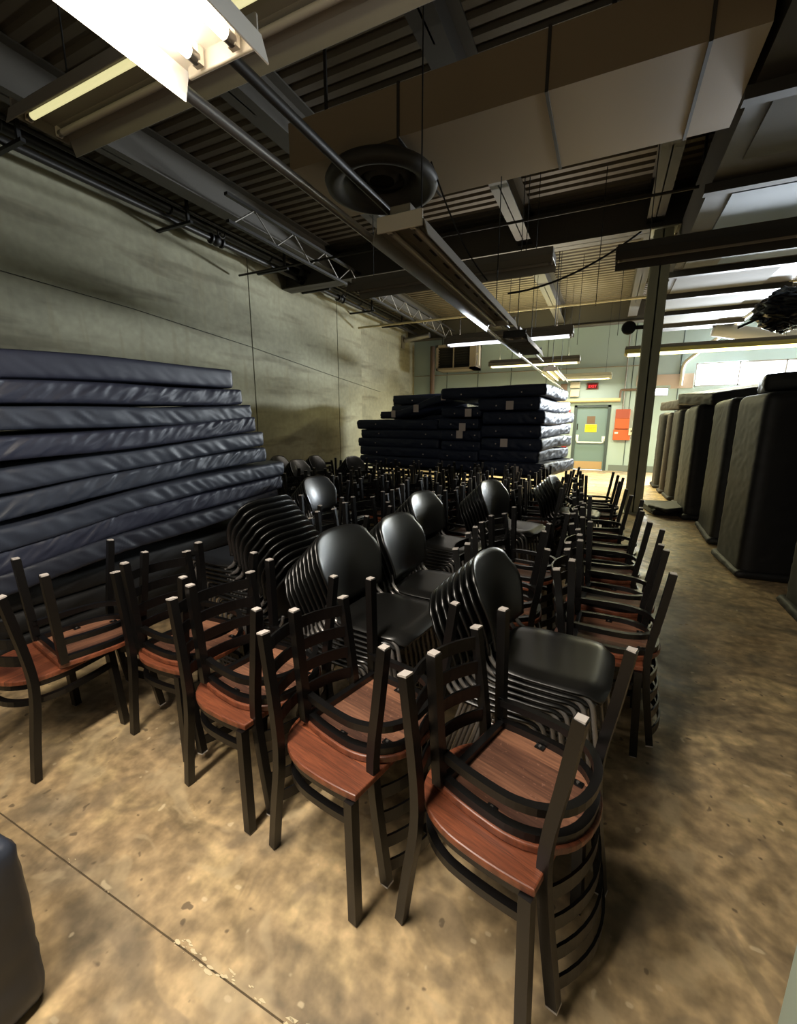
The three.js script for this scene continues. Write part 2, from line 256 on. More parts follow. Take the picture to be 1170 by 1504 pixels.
// ---------------------------------------------------------------- lights
// cross section of a fixture lies in (u, y); it runs along its own x axis
function fixture(name, label, len, pos, along, lit, group, mats = {}) {
  const t = thing(name, label, 'light fixture', pos, along === 'z' ? Math.PI / 2 : 0, group);
  const skin = mats.skin || M.fixture, inner = mats.inner || skin;
  mesh('channel', rbox(len - 0.02, 0.075, 0.13, 0.006, 0, 0.115, 0, 1), skin, t);
  for (const s of [-1, 1]) {
    const wing = new THREE.Shape([[0.06, 0.078], [0.155, 0.05], [0.178, -0.03], [0.174, -0.032], [0.15, 0.044], [0.06, 0.072]].map(p => new THREE.Vector2(p[0] * s, p[1])));
    mesh('reflector', new THREE.ExtrudeGeometry(wing, { depth: len, bevelEnabled: false }).rotateY(Math.PI / 2).translate(-len / 2, 0, 0), inner, t);
  }
  mesh('tray', box(len, 0.006, 0.14, 0, 0.076, 0), inner, t);
  for (const s of [-1, 1]) mesh('end_plate', rbox(0.014, 0.088, 0.29, 0.006, s * (len / 2 - 0.004), 0.062, 0, 2), mats.end || skin, t);
  for (const s of [-1, 1]) {
    const m = lit[(s + 1) / 2], ty = mats.ty ?? 0.036, tb = mesh('lamp_tube', cyl(mats.tr || 0.017, [-len / 2 + 0.06, ty, s * 0.075], [len / 2 - 0.06, ty, s * 0.075], 12), m, t);
    for (const e of [-1, 1]) mesh('tube_cap', cyl((mats.tr || 0.017) + 0.0005, [e * (len / 2 - 0.065), ty, s * 0.075], [e * (len / 2 - 0.035), ty, s * 0.075], 12), M.screw, tb);
    for (const e of [-1, 1]) mesh('socket', box(0.02, 0.085 - ty, 0.03, e * (len / 2 - 0.03), (0.085 + ty - 0.03) / 2, s * 0.075), M.whiteMetal, t);
  }
  return t;
}
const hang = (t, len, top, y0 = 0.15) => {           // rods end at the duct where one runs overhead
  for (const s of [-1, 1]) {
    const along = Math.abs(Math.sin(t.rotation.y)) > 0.5, wx = t.position.x + (along ? 0 : s * len * 0.38 * Math.cos(t.rotation.y)), wz = t.position.z - (along ? s * len * 0.38 : 0);
    const y1 = wx > 0.7 && wx < 2.8 ? 4.02 : wz < -3.85 && wz > -5.05 && wx > -3.1 && wx < 0.75 ? 4.0 : top;
    mesh('hanger_rod', cyl(0.005, [s * len * 0.38, y0, 0], [s * len * 0.38, y1 - t.position.y, 0], 6), M.cable, t);
  }
};
{
  const off = [M.tubeOff, M.tubeOff], X = -1.17, FY = 2.63;
  // row hung on the conduits, first one lit
  let t = fixture('fluorescent_fixture', 'brightly lit two-tube fluorescent fixture on the conduit rail', 2.44, [X, FY, 0.02], 'z', [M.tubeLit, M.tubeLit], null, { skin: M.whiteMetal, inner: M.reflector, end: M.whiteMetal }); hang(t, 2.44, YC);
  areaLight(WARM, 48, 0.2, 2.3, [X, FY - 0.01, 0.02], [X, 0, 0.02]); areaLight(WARM, 9, 0.12, 2.3, [X, FY + 0.16, 0.02], [X, 9, 0.02]);
  t = fixture('fluorescent_fixture', 'unlit grey fluorescent fixture on the rail beneath the round diffuser', 2.75, [X, FY, -3.85], 'z', off, null, { end: M.whiteMetal }); hang(t, 2.75, YC);
  for (let i = 0; i < 9; i++) mesh('slot', box(0.12, 0.004, 0.014, -1.1 + i * 0.27, 0.0715, 0), M.dark, t);
  t = fixture('fluorescent_fixture', 'small unlit louvred fixture further along the conduit rail', 1.5, [X, FY, -6.7], 'z', off, null, { end: M.darkPipe }); hang(t, 1.5, YC);
  for (let i = 0; i < 9; i++) mesh('louvre', box(0.006, 0.03, 0.26, -0.6 + i * 0.15, 0.0, 0), M.greyMetal, t);
  t = fixture('fluorescent_fixture', 'yellow lit fixture at the far end of the conduit rail', 2.44, [X, FY, -11.2], 'z', [M.tubeYellow, M.tubeYellow]); hang(t, 2.44, YC);
  areaLight(YELLOW, 320, 0.04, 2.3, [X, FY - 0.008, -11.2], [X, 0, -11.2]);
  // cross rows
  const Y = 3.2;
  t = fixture('fluorescent_fixture', 'cross fluorescent fixture with one glowing and one dead tube near the lit one', 2.5, [-1.85, Y, -1.72], 'x', [M.tubeDim, M.tubeOff], null, { inner: M.greyMetal }); t.rotation.y = Math.PI; hang(t, 2.5, YC);
  t = fixture('fluorescent_fixture', 'unlit cross fluorescent fixture meeting the wall pipes over the shell chairs', 2.44, [-1.86, Y, -5.15], 'x', off); hang(t, 2.44, YC);
  t = fixture('fluorescent_fixture', 'unlit dark cross fluorescent fixture in front of the steel column', 2.44, [1.16, Y, -5.4], 'x', off, null, { skin: M.ductDark }); hang(t, 2.44, YC);
  t = fixture('fluorescent_fixture', 'white lit cross fluorescent fixture in front of the unit heater', 2.5, [-1.95, Y, -9.1], 'x', [M.tubeWhite, M.tubeWhite], null, { ty: -0.035, tr: 0.02 }); hang(t, 2.5, YC);
  areaLight(WARM, 14, 2.3, 0.2, [-1.95, Y - 0.07, -9.1], [-1.95, 0, -9.1]); areaLight(WARM, 42, 2.3, 0.12, [-1.95, Y + 0.16, -9.1], [-1.95, 9, -9.1]);
  t = fixture('fluorescent_fixture', 'yellow lit two-tube fixture above the black mattress stack', 2.44, [-2.0, Y, -13.0], 'x', [M.tubeYellow, M.tubeYellow], null, { ty: -0.035, tr: 0.02 }); hang(t, 2.44, YC);
  areaLight(YELLOW, 120, 2.3, 0.2, [-2.0, Y - 0.07, -13.0], [-2.0, 0, -13.0]); areaLight(YELLOW, 80, 2.3, 0.12, [-2.0, Y + 0.16, -13.0], [-2.0, 9, -13.0]);
  t = fixture('fluorescent_fixture', 'brightly lit yellowish fluorescent fixture over the upright mats', 3.4, [1.95, Y, -12.1], 'x', [M.tubeYellow, M.tubeYellow], null, { ty: -0.04, tr: 0.03, inner: std({ color: 0xb8ad62, roughness: 0.45 }) }); hang(t, 3.4, YC);
  areaLight(YELLOW, 105, 3.2, 0.2, [1.95, Y - 0.07, -12.1], [1.95, 0, -12.1]); areaLight(YELLOW, 5, 3.2, 0.12, [1.95, Y + 0.16, -12.1], [1.95, 9, -12.1]);
  t = fixture('fluorescent_fixture', 'cream covered light fixture hanging above the exit door', 1.5, [-0.72, 2.95, -15.2], 'x', [M.tubeYellow, M.tubeYellow], null, { skin: M.cream, ty: -0.03 }); hang(t, 1.5, YC);
  areaLight(WARM, 30, 1.4, 0.2, [-0.72, 2.88, -15.2], [-0.72, 0, -15.2]);
}
{ // conduit rail
  tag(mesh('conduit_pipe', tube([[-1.385, 2.66, 2.5], [-1.385, 2.66, -15.8]], 0.021, 12), M.conduit), 'bright steel conduit running beside the hanging light row', 'pipe');
  tag(mesh('conduit_pipe', tube([[-1.27, 2.79, 2.5], [-1.27, 2.79, -9.5]], 0.021, 12), M.darkPipe), 'dark conduit pipe above the hanging light row', 'pipe');
  const pts = []; for (let i = 0; i <= 24; i++) { const s = i / 24; pts.push([-1.15 + s * 1.3, 3.02 + 0.42 * s * s, -5.35]); }
  tag(mesh('power_cable', tube(pts, 0.011, 6), M.cable), 'black cable sagging between the light row and the column', 'cable');
  const p2 = []; for (let i = 0; i <= 24; i++) { const s = i / 24; p2.push([-1.7 + s * 0.45, 3.97 - 0.95 * s - 0.12 * Math.sin(s * 3.14), -4.3 - s * 0.5]); }
  tag(mesh('power_cable', tube(p2, 0.008, 6), M.cable), 'thin dangling wire beside the round diffuser', 'cable');
  tag(mesh('power_cable', tube([[-6.93, 3.44, -2.5], [-6.93, 3.34, -4.83], [-6.93, 3.15, -7.33], [-6.93, 2.86, -10.3], [-6.93, 2.6, -13.2]], 0.004, 6), M.cable), 'thin wire sloping down along the painted wall', 'cable');
  tag(mesh('sprinkler_pipe', tube([[-6.8, 4.42, -7.0], [6.5, 4.42, -7.0]], 0.02, 8), M.darkPipe), 'dark sprinkler pipe crossing below the roof beams', 'pipe');
  tag(mesh('sprinkler_pipe', tube([[-6.8, 4.3, -11.6], [6.5, 4.3, -11.6]], 0.028, 8), M.yellowPipe), 'pale pipe crossing the roof behind the column', 'pipe');
  for (const [x, z] of [[-2.3, -11], [-1.1, -9.6], [-0.75, -11], [0.05, -10.2], [-0.3, -7.6], [-1.6, -10.4]]) tag(mesh('threaded_rod', cyl(0.006, [x, 3.3, z], [x, YC, z], 6), M.cable), 'thin threaded rod dropping from the roof deck', 'rod', 'rods under the roof');
}
{ // pipes along the top of the wall
  const L = (n, y, x, r, m, l) => tag(mesh(n, tube([[x, y, 2.8], [x, y, -15.2]], r, 12), m), l, 'pipe');
  L('wall_pipe', 4.94, -6.62, 0.075, M.blackPipe, 'thick black pipe along the top of the painted wall');
  L('wall_pipe', 4.72, -6.5, 0.045, M.darkPipe, 'slim dark pipe below the thick pipe on the wall');
  L('wall_pipe', 4.86, -6.28, 0.03, M.darkPipe, 'thin pipe in front of the thick wall pipe');
  for (const z of [-3.2, -5.4, -7.7, -9.2, -11.4, -13.4]) {
    const t = thing('pipe_bracket', 'black pipe bracket clamped on the wall pipes', 'bracket', [-6.55, 4.7, z], 0, 'brackets of the wall pipes');
    mesh('arm', [span(-0.4, 0.4, -0.06, -0.02, -0.025, 0.025), span(0.3, 0.34, -0.04, 0.45, -0.02, 0.02)], M.blackPipe, t);
    mesh('collar', new THREE.TorusGeometry(0.085, 0.014, 6, 20).translate(-0.07, 0.24, 0), M.blackPipe, t);
  }
  for (const z of [-6.2, -8.6, -10.2]) {
    const t = thing('pipe_valve', 'black pipe valve with round hand wheel at the wall top', 'valve', [-6.5, 4.72, z], 0, 'valves of the wall pipes');
    mesh('valve_body', new THREE.SphereGeometry(0.09, 14, 10), M.blackPipe, t); for (const e of [-1, 1]) mesh('flange', cyl(0.085, [0, 0, e * 0.1], [0, 0, e * 0.13], 16), M.blackPipe, t);
    mesh('stem', cyl(0.015, [0, 0.05, 0], [0.12, 0.1, 0], 8), M.darkPipe, t); mesh('hand_wheel', new THREE.TorusGeometry(0.08, 0.012, 6, 20).rotateY(Math.PI / 2).translate(0.13, 0.1, 0), M.darkPipe, t);
  }
  // open web joist near the wall
  const t = thing('bar_joist', 'open web steel joist with zigzag rods near the wall pipes', 'joist', [-5.0, 4.3, 0]);
  mesh('bottom_chord', span(-0.03, 0.03, 0, 0.04, -15, -5), M.darkPipe, t);
  for (let i = 0; i < 22; i++) { const z = -5.1 - i * 0.45; mesh('web_rod', cyl(0.011, [0, i % 2 ? 0.36 : 0.03, z], [0, i % 2 ? 0.03 : 0.36, z - 0.45], 6), M.greyMetal, t); }
  mesh('top_chord', span(-0.03, 0.03, 0.34, 0.38, -15, -5), M.darkPipe, t);
  const e = thing('steam_pipe', 'bright foil wrapped pipe stub reaching out of the painted wall', 'pipe', [-6.95, 4.5, -15.0]);
  mesh('sleeve', cyl(0.09, [0.1, 0, 0], [1.05, 0.12, 0], 16), M.conduit, e); mesh('wall_flange', box(0.04, 0.42, 0.25, 0.02, -0.05, 0), M.greyMetal, e);
}

// ---------------------------------------------------------------- end wall fittings
{
  const d = structGroup('door_1'), z = ZF;
  mesh('door_leaf', span(-0.93, 0.01, 0.01, 2.1, z - 0.1, z - 0.05), M.door, d);
  mesh('door_frame', [span(-1.02, -0.93, 0, 2.16, z - 0.16, z + 0.02), span(0.01, 0.1, 0, 2.16, z - 0.16, z + 0.02), span(-1.02, 0.1, 2.09, 2.16, z - 0.16, z + 0.02)], M.doorFrame, d);
  mesh('kick_plate', span(-0.9, -0.02, 0.03, 0.29, z - 0.05, z - 0.045), M.brass, d);
  mesh('push_bar', [tube(fillet([[-0.86, 1.12, z - 0.05], [-0.86, 1.05, z + 0.03], [-0.86, 0.93, z + 0.04], [-0.05, 0.93, z + 0.04], [-0.05, 1.05, z + 0.03], [-0.05, 1.1, z - 0.05]], 0.05), 0.028, 10)], M.pale, d);
  mesh('push_bar_mount', [span(-0.91, -0.82, 0.98, 1.18, z - 0.05, z), span(-0.1, 0, 0.98, 1.14, z - 0.05, z)], M.pale, d);
  mesh('hinge', [span(-0.9, -0.87, 1.35, 1.55, z - 0.05, z - 0.03)], M.dark, d);
  mesh('door_window', span(-0.6, -0.35, 1.55, 1.8, z - 0.05, z - 0.044), M.brown, d);
  const cv = document.createElement('canvas'); cv.width = 256; cv.height = 176; const c = cv.getContext('2d');
  c.fillStyle = '#f3d21c'; c.fillRect(0, 0, 256, 176); c.fillStyle = '#5a4a08';
  for (let r = 0; r < 4; r++) { let x = 30 + (r === 3 ? 40 : 0); while (x < (r === 3 ? 180 : 215)) { const w = 8 + ((x * 7 + r * 13) % 14); c.fillRect(x, 30 + r * 32, w, 12); x += w + 5; } }
  const ct = new THREE.CanvasTexture(cv); ct.colorSpace = THREE.SRGBColorSpace;
  const s = mesh('door_sign', new THREE.BoxGeometry(0.36, 0.25, 0.006), std({ map: ct, roughness: 0.5 })); s.position.set(-0.46, 1.4, z - 0.044); tag(s, 'yellow notice with dark lettering on the grey exit door', 'sign');
  const ex = thing('exit_sign', 'red lettered exit sign on the wall above the door', 'sign', [-0.52, 2.77, z]);
  mesh('sign_housing', rbox(0.36, 0.22, 0.06, 0.01, 0, 0, 0.03, 1), M.brown, ex);
  const c2 = document.createElement('canvas'); c2.width = 192; c2.height = 112; const k = c2.getContext('2d'); k.fillStyle = '#3a0a0c'; k.fillRect(0, 0, 192, 112); k.fillStyle = '#ff3038'; k.font = 'bold 74px sans-serif'; k.textAlign = 'center'; k.textBaseline = 'middle'; k.fillText('EXIT', 96, 60);
  const et = new THREE.CanvasTexture(c2); et.colorSpace = THREE.SRGBColorSpace;
  mesh('sign_face', new THREE.PlaneGeometry(0.31, 0.18).translate(0, 0, 0.062), std({ map: et, emissive: 0xffffff, emissiveMap: et, emissiveIntensity: 0.8 }), ex);
  const ob = thing('control_cabinet', 'orange two-part metal cabinet on the wall beside the exit door', 'cabinet', [0.46, 1.2, z]);
  mesh('upper_box', rbox(0.42, 0.62, 0.14, 0.01, 0, 0.5, 0.07, 1), M.orange, ob); mesh('lower_box', rbox(0.5, 0.34, 0.18, 0.01, 0.02, 0, 0.09, 1), M.orange, ob); mesh('lid', rbox(0.4, 0.28, 0.012, 0.005, 0, 0.66, 0.146, 1), std({ color: 0x9a4634, roughness: 0.5 }), ob); mesh('label_plate', box(0.1, 0.05, 0.004, -0.14, 0.06, 0.182), M.pale, ob);
  const sw = thing('switch_box', 'cream switch box beside the orange cabinet', 'switch', [0.74, 1.3, z]); mesh('box_body', rbox(0.14, 0.22, 0.07, 0.01, 0, 0, 0.22, 1), M.cream, sw); mesh('toggle', box(0.03, 0.05, 0.02, 0, 0.02, 0.262), M.dark, sw); mesh('mount', box(0.08, 0.1, 0.19, 0, 0, 0.095), M.cream, sw);
  const al = thing('alarm_pull', 'small red fire alarm box beside the door frame', 'alarm', [-1.2, 1.95, z]); mesh('alarm_body', rbox(0.12, 0.14, 0.06, 0.01, 0, 0, 0.03, 1), M.red, al); mesh('handle', box(0.07, 0.025, 0.02, 0, -0.02, 0.066), M.pale, al);
  const fx = thing('fire_extinguisher', 'red fire extinguisher on the wall left of the exit door'.replace(' left of', ' next to'), 'extinguisher', [-1.26, 0.5, z + 0.09]);
  mesh('cylinder', new THREE.LatheGeometry([[0, 0], [0.07, 0], [0.08, 0.03], [0.08, 0.44], [0.06, 0.5], [0.025, 0.54], [0, 0.54]].map(p => new THREE.Vector2(...p)), 20), M.red, fx); mesh('valve', box(0.05, 0.09, 0.05, 0, 0.57, 0), M.pale, fx); mesh('hose', tube(fillet([[0.02, 0.58, 0], [0.11, 0.52, 0], [0.1, 0.2, 0.02]], 0.05), 0.012, 8), M.cable, fx);
  const pb = (n, l, x, y, w, h, m) => { const o = thing(n, l, 'box', [x, y, z]); mesh('box_body', rbox(w, h, 0.12, 0.01, 0, 0, 0.06, 1), m, o); mesh('cover', box(w * 0.86, h * 0.86, 0.006, 0, 0, 0.123), m, o); };
  pb('junction_box', 'upper cream junction box beside the exit sign', -1.05, 2.82, 0.3, 0.2, M.cream); pb('junction_box', 'lower cream junction box beside the exit sign', -1.05, 2.56, 0.28, 0.24, M.cream); pb('junction_box', 'small brown electric box beside the cream boxes', -1.4, 2.72, 0.2, 0.3, M.brown);
  tag(mesh('steam_pipe', tube([[-1.6, 2.31, z + 0.12], [0.35, 2.31, z + 0.12]], 0.06, 12), M.yellowPipe), 'pale yellow pipe over the exit door', 'pipe');
  tag(mesh('steam_pipe', tube(fillet([[0.2, 2.3, z + 0.1], [0.33, 2.3, z + 0.1], [0.33, 2.62, z + 0.1], [1.1, 2.62, z + 0.1]], 0.06), 0.035, 10), M.brown), 'brown elbow pipe rising beside the exit door', 'pipe');
  tag(mesh('conduit_pipe', tube([[0.44, 2.0, z + 0.05], [0.44, YC, z + 0.05]], 0.02, 8), M.greyMetal), 'grey conduit rising above the orange cabinet', 'pipe');
  tag(mesh('conduit_pipe', tube([[-6.9, 3.35, z + 0.06], [1.1, 3.35, z + 0.06]], 0.016, 8), M.greyMetal), 'thin grey conduit crossing the end wall', 'pipe');
  tag(mesh('wall_pipe', tube([[-6.15, 0, z + 0.12], [-6.15, 4.4, z + 0.12]], 0.09, 12), M.brown), 'brown vertical pipe in the corner below the heater', 'pipe');
  tag(mesh('conduit_pipe', tube(fillet([[1.95, 2.7, z + 0.1], [1.95, 3.35, z + 0.1], [3.2, 4.4, z + 1.6]], 0.2), 0.05, 10), M.cream), 'cream pipe climbing beside the long window', 'pipe');
  // unit heater
  const h = thing('unit_heater', 'boxy brown unit heater with dark louvres high in the corner', 'heater', [-4.92, 3.4, -15.3]);
  mesh('casing', [span(-0.72, 0.72, 0, 0.07, -0.4, 0.3), span(-0.72, 0.72, 0.77, 0.85, -0.4, 0.3), span(-0.72, -0.66, 0, 0.85, -0.4, 0.3), span(0.5, 0.72, 0, 0.85, -0.4, 0.3), span(-0.72, 0.72, 0, 0.85, -0.4, -0.36)], M.heater, h);
  mesh('mullion', span(-0.1, -0.07, 0.07, 0.77, 0.24, 0.3), M.heater, h);
  for (let i = 0; i < 8; i++) mesh('louvre', box(1.16, 0.05, 0.012, -0.08, 0.13 + i * 0.085, 0.2), M.dark, h);
  mesh('coil', box(1.16, 0.7, 0.02, -0.08, 0.42, 0.1), M.dark, h);
  mesh('side_valve', [cyl(0.04, [0.8, 0.1, 0.2], [0.8, 0.9, 0.2], 10), cyl(0.03, [0.7, 0.5, 0.2], [0.82, 0.5, 0.2], 8)], M.whiteMetal, h); mesh('hanger', [cyl(0.012, [-0.6, 0.85, 0], [-0.6, YC - 3.4, 0], 6), cyl(0.012, [0.6, 0.85, 0], [0.6, YC - 3.4, 0], 6)], M.darkPipe, h);
  const sp = thing('alarm_horn', 'small black round horn mounted on the steel column', 'alarm', [0.2, 3.12, -8.62]); mesh('horn', new THREE.LatheGeometry([[0, 0], [0.07, 0], [0.1, 0.03], [0.11, 0.1], [0.08, 0.13], [0, 0.13]].map(p => new THREE.Vector2(...p)), 20).rotateX(Math.PI / 2), M.cable, sp); mesh('bracket', span(0.08, 0.215, -0.03, 0.03, 0.04, 0.08), M.cable, sp);
  // black plastic wrap hung under the long duct
  const g = new THREE.SphereGeometry(1, 48, 32), p = g.attributes.position; for (let i = 0; i < p.count; i++) { const a = [p.getX(i), p.getY(i), p.getZ(i)]; const k2 = 1 + 0.5 * fbm(a[0] * 2.2, a[1] * 2.2, a[2] * 2.2 + 5, 4) + 0.14 * Math.abs(noise.noise(a[0] * 7, a[1] * 7, a[2] * 7)); p.setXYZ(i, a[0] * 0.42 * k2, a[1] * 0.26 * k2, a[2] * 0.4 * k2); } g.computeVertexNormals();
  const bg = thing('plastic_bag', 'crumpled glossy black plastic bundle hanging under the wide duct', 'bag', [2.2, 3.1, -8.1]); mesh('bag_body', g, M.bag, bg); mesh('cord', [cyl(0.008, [0, 0.2, 0], [0, 0.9, 0], 6), cyl(0.02, [-0.3, -0.05, 0.1], [-0.62, -0.2, 0.1], 6)], M.cable, bg);
}

// ---------------------------------------------------------------- ladder-back chair, facing +x
const hw = x => x > 0 ? 0.205 - 0.02 * (x / 0.2) * (x / 0.2) : 0.205 * Math.pow(1 - Math.pow(-x / 0.218, 2.3), 1 / 2.3);
function dOutline(inset, n = 22) { // from front corner round the rear to the other front corner
  const o = []; for (let i = 0; i <= n; i++) { const a = i / n * Math.PI; // angle along the side
    const x = a < 1e9 ? 0.2 - (0.2 + 0.2179) * 0.5 * (1 - Math.cos(a)) : 0; o.push([x, hw(x)]); }
  const pts = []; for (const [x, z] of o) pts.push([x, z]); for (let i = o.length - 2; i >= 0; i--) pts.push([o[i][0], -o[i][1]]);
  return pts.map(([x, z]) => [x > -0.05 ? Math.min(x, 0.2 - inset) : x * (1 - inset / 0.218), z * (1 - inset / 0.205)]);
}
function makeLadder() {
  const t = new THREE.Group(), ST = 0.46;
  const sh = new THREE.Shape(dOutline(0.004).map(p => new THREE.Vector2(p[0], p[1])));
  const seat = new THREE.ExtrudeGeometry(sh, { depth: 0.014, bevelEnabled: true, bevelSize: 0.005, bevelThickness: 0.005, bevelSegments: 2, curveSegments: 4 }).rotateX(-Math.PI / 2).translate(0, ST - 0.019, 0);
  const uvWood = g => { const p = g.attributes.position, u = g.attributes.uv; for (let i = 0; i < p.count; i++) u.setXY(i, p.getX(i) * 2.2 + 0.5, p.getZ(i) * 2.2 + 0.5); return g; };
  mesh('seat', uvWood(seat), M.wood, t);
  const under = new THREE.ShapeGeometry(new THREE.Shape(dOutline(0.012).map(p => new THREE.Vector2(p[0], p[1])))).rotateX(Math.PI / 2).translate(0, ST - 0.0245, 0);
  mesh('seat_underside', uvWood(under), M.woodUnder, t);
  const ring = (y, ins, a, b) => sweep(dOutline(ins).map(p => [p[0], y, p[1]]), [0, 1, 0], a, b);
  mesh('seat_frame', [ring(ST - 0.037, 0.02, 0.0125, 0.012), box(0.024, 0.024, 0.35, 0.17, ST - 0.036, 0)], M.frame, t);
  mesh('stretcher', ring(ST - 0.118, 0.02, 0.0125, 0.012), M.frame, t);
  for (const [x, z] of [[0.02, 0.17], [0.02, -0.17], [-0.13, 0.1], [-0.13, -0.1]]) { const b = mesh('bracket', box(0.03, 0.004, 0.022, x, ST - 0.028, z * 0.93), M.frame, t); mesh('screw', cyl(0.005, [x, ST - 0.034, z * 0.93], [x, ST - 0.029, z * 0.93], 8), M.screw, b); }
  for (const s of [-1, 1]) {
    const g = bar([0.183, ST - 0.025, 0.186 * s], [0.203, 0.006, 0.2 * s], 0.033, 0.033);
    const leg = mesh('leg', g, M.frame, t); mesh('foot_cap', box(0.027, 0.007, 0.027, 0.203, 0.0033, 0.2 * s), M.cap, leg);
    const P = new THREE.CatmullRomCurve3([V(-0.21, 0.004, 0.2 * s), V(-0.184, 0.2, 0.198 * s), V(-0.16, 0.36, 0.195 * s), V(-0.154, 0.46, 0.194 * s), V(-0.164, 0.58, 0.192 * s), V(-0.206, 0.868, 0.19 * s)]).getPoints(14);
    const post = mesh('back_post', sweep(P, [0, 0, 1], 0.0155, 0.0155), M.frame, t);
    mesh('foot_cap', box(0.025, 0.007, 0.025, -0.21, 0.0033, 0.2 * s), M.cap, post);
    mesh('top_cap', sweep([V(-0.2055, 0.866, 0.19 * s), V(-0.2065, 0.872, 0.19 * s)], [0, 0, 1], 0.016, 0.016), M.cap, post);
  }
  for (let i = 0; i < 4; i++) {
    const y = 0.556 + i * 0.087, px = -0.16 - (y - 0.54) * 0.15, pts = []; for (let k = 0; k <= 10; k++) { const u = -1 + k / 5; pts.push([px - 0.05 * (1 - u * u), y, u * 0.178]); }
    mesh('slat', sweep(pts, [0, 1, 0], 0.023, 0.004), M.frame, t);
  }
  return t;
}
const ladder = makeLadder();
function addLadder(name, label, group, pos, turn, flip, tilt = 0) {
  const o = ladder.clone(); o.name = numbered(name); o.position.set(...pos); o.rotation.set(tilt, turn, flip ? Math.PI : 0, 'YXZ'); scene.add(o); return tag(o, label, 'chair', group);
}
const UP = 0.9215, D = Math.PI / 180;
const lower = (x, z, a, l, g) => addLadder('ladder_chair', l, g, [x, 0, z], a * D, false);
const upper = (x, z, a, l, g, y = UP) => addLadder('upturned_chair', l, g, [x, y, z], a * D, true);
// front row of stacked pairs
lower(-0.2, -1.12, -16, 'upright ladder-back chair at the aisle end of the front row'); upper(-0.135, -1.185, -17, 'upturned ladder-back chair at the aisle end of the front row');
lower(-0.744, -1.155, -12, 'upright ladder-back chair second from the aisle in the front row'); upper(-0.69, -1.262, -13, 'upturned ladder-back chair second from the aisle in the front row');
lower(-1.29, -1.234, -8, 'upright ladder-back chair third from the aisle in the front row'); upper(-1.235, -1.29, -8.5, 'upturned ladder-back chair third from the aisle in the front row');
lower(-1.833, -1.357, -2, 'upright ladder-back chair fourth from the aisle in the front row'); upper(-1.775, -1.38, -2, 'upturned ladder-back chair fourth from the aisle in the front row');
lower(-2.36, -0.98, 93, 'upright ladder-back chair with its back to the open floor by the navy mattresses'); upper(-2.3, -1.17, 80, 'upturned ladder-back chair set crooked on the seat by the navy mattresses');
// row along the aisle
const G1 = 'upright chairs along the aisle', G2 = 'upturned chairs along the aisle';
let ai = 0; const AO = ['first', 'second', 'third', 'fourth', 'fifth', 'sixth', 'seventh'];
for (const [x, z, a] of [[0.06, -2.3, -3], [0.08, -2.82, -5], [0.04, -3.38, 2], [0.05, -3.95, -4], [-0.02, -4.55, 3], [-0.05, -5.6, -6], [-0.1, -6.2, 4]]) { const w = AO[ai++]; lower(x, z, a, `upright ladder-back chair of the ${w} pair along the aisle behind the front row`, G1); upper(x + 0.06, z - 0.03, a + rr(-3, 3), `upturned ladder-back chair of the ${w} pair along the aisle behind the front row`, G2); }
// the field behind
const G3 = 'upright chairs deep in the stacked field', G4 = 'upturned chairs deep in the stacked field', LU2 = 'upright ladder-back chair under an upturned one, deep in the stacked field', LD2 = 'upturned ladder-back chair on another one, deep in the stacked field';
const field = [[-0.52, -2.45], [-0.5, -3.1], [-0.62, -4.75], [-1.2, -4.1], [-1.75, -2.75], [-1.8, -3.35], [-1.75, -4.0], [-2.3, -2.9], [-2.9, -4.3], [-0.7, -5.4], [-1.25, -4.75], [-1.3, -5.4], [-1.85, -4.65], [-1.9, -5.3], [-2.4, -4.5], [-2.45, -5.2], [-3.0, -5.0], [-3.1, -5.7], [-2.5, -5.9], [-1.9, -6.0], [-1.3, -6.1], [-0.65, -6.1], [-3.6, -4.6], [-3.7, -5.4], [-4.5, -6.75], [-3.9, -6.9], [-3.3, -6.75], [-2.75, -6.85], [-2.2, -6.75], [-1.65, -6.9], [-1.1, -6.8], [-0.6, -6.75], [-4.3, -4.9]];
for (const [x, z] of field) { const a = rr(-14, 10); lower(x, z, a, LU2, G3); upper(x + 0.06, z + rr(-0.05, 0.02), a + rr(-5, 5), LD2, G4); }

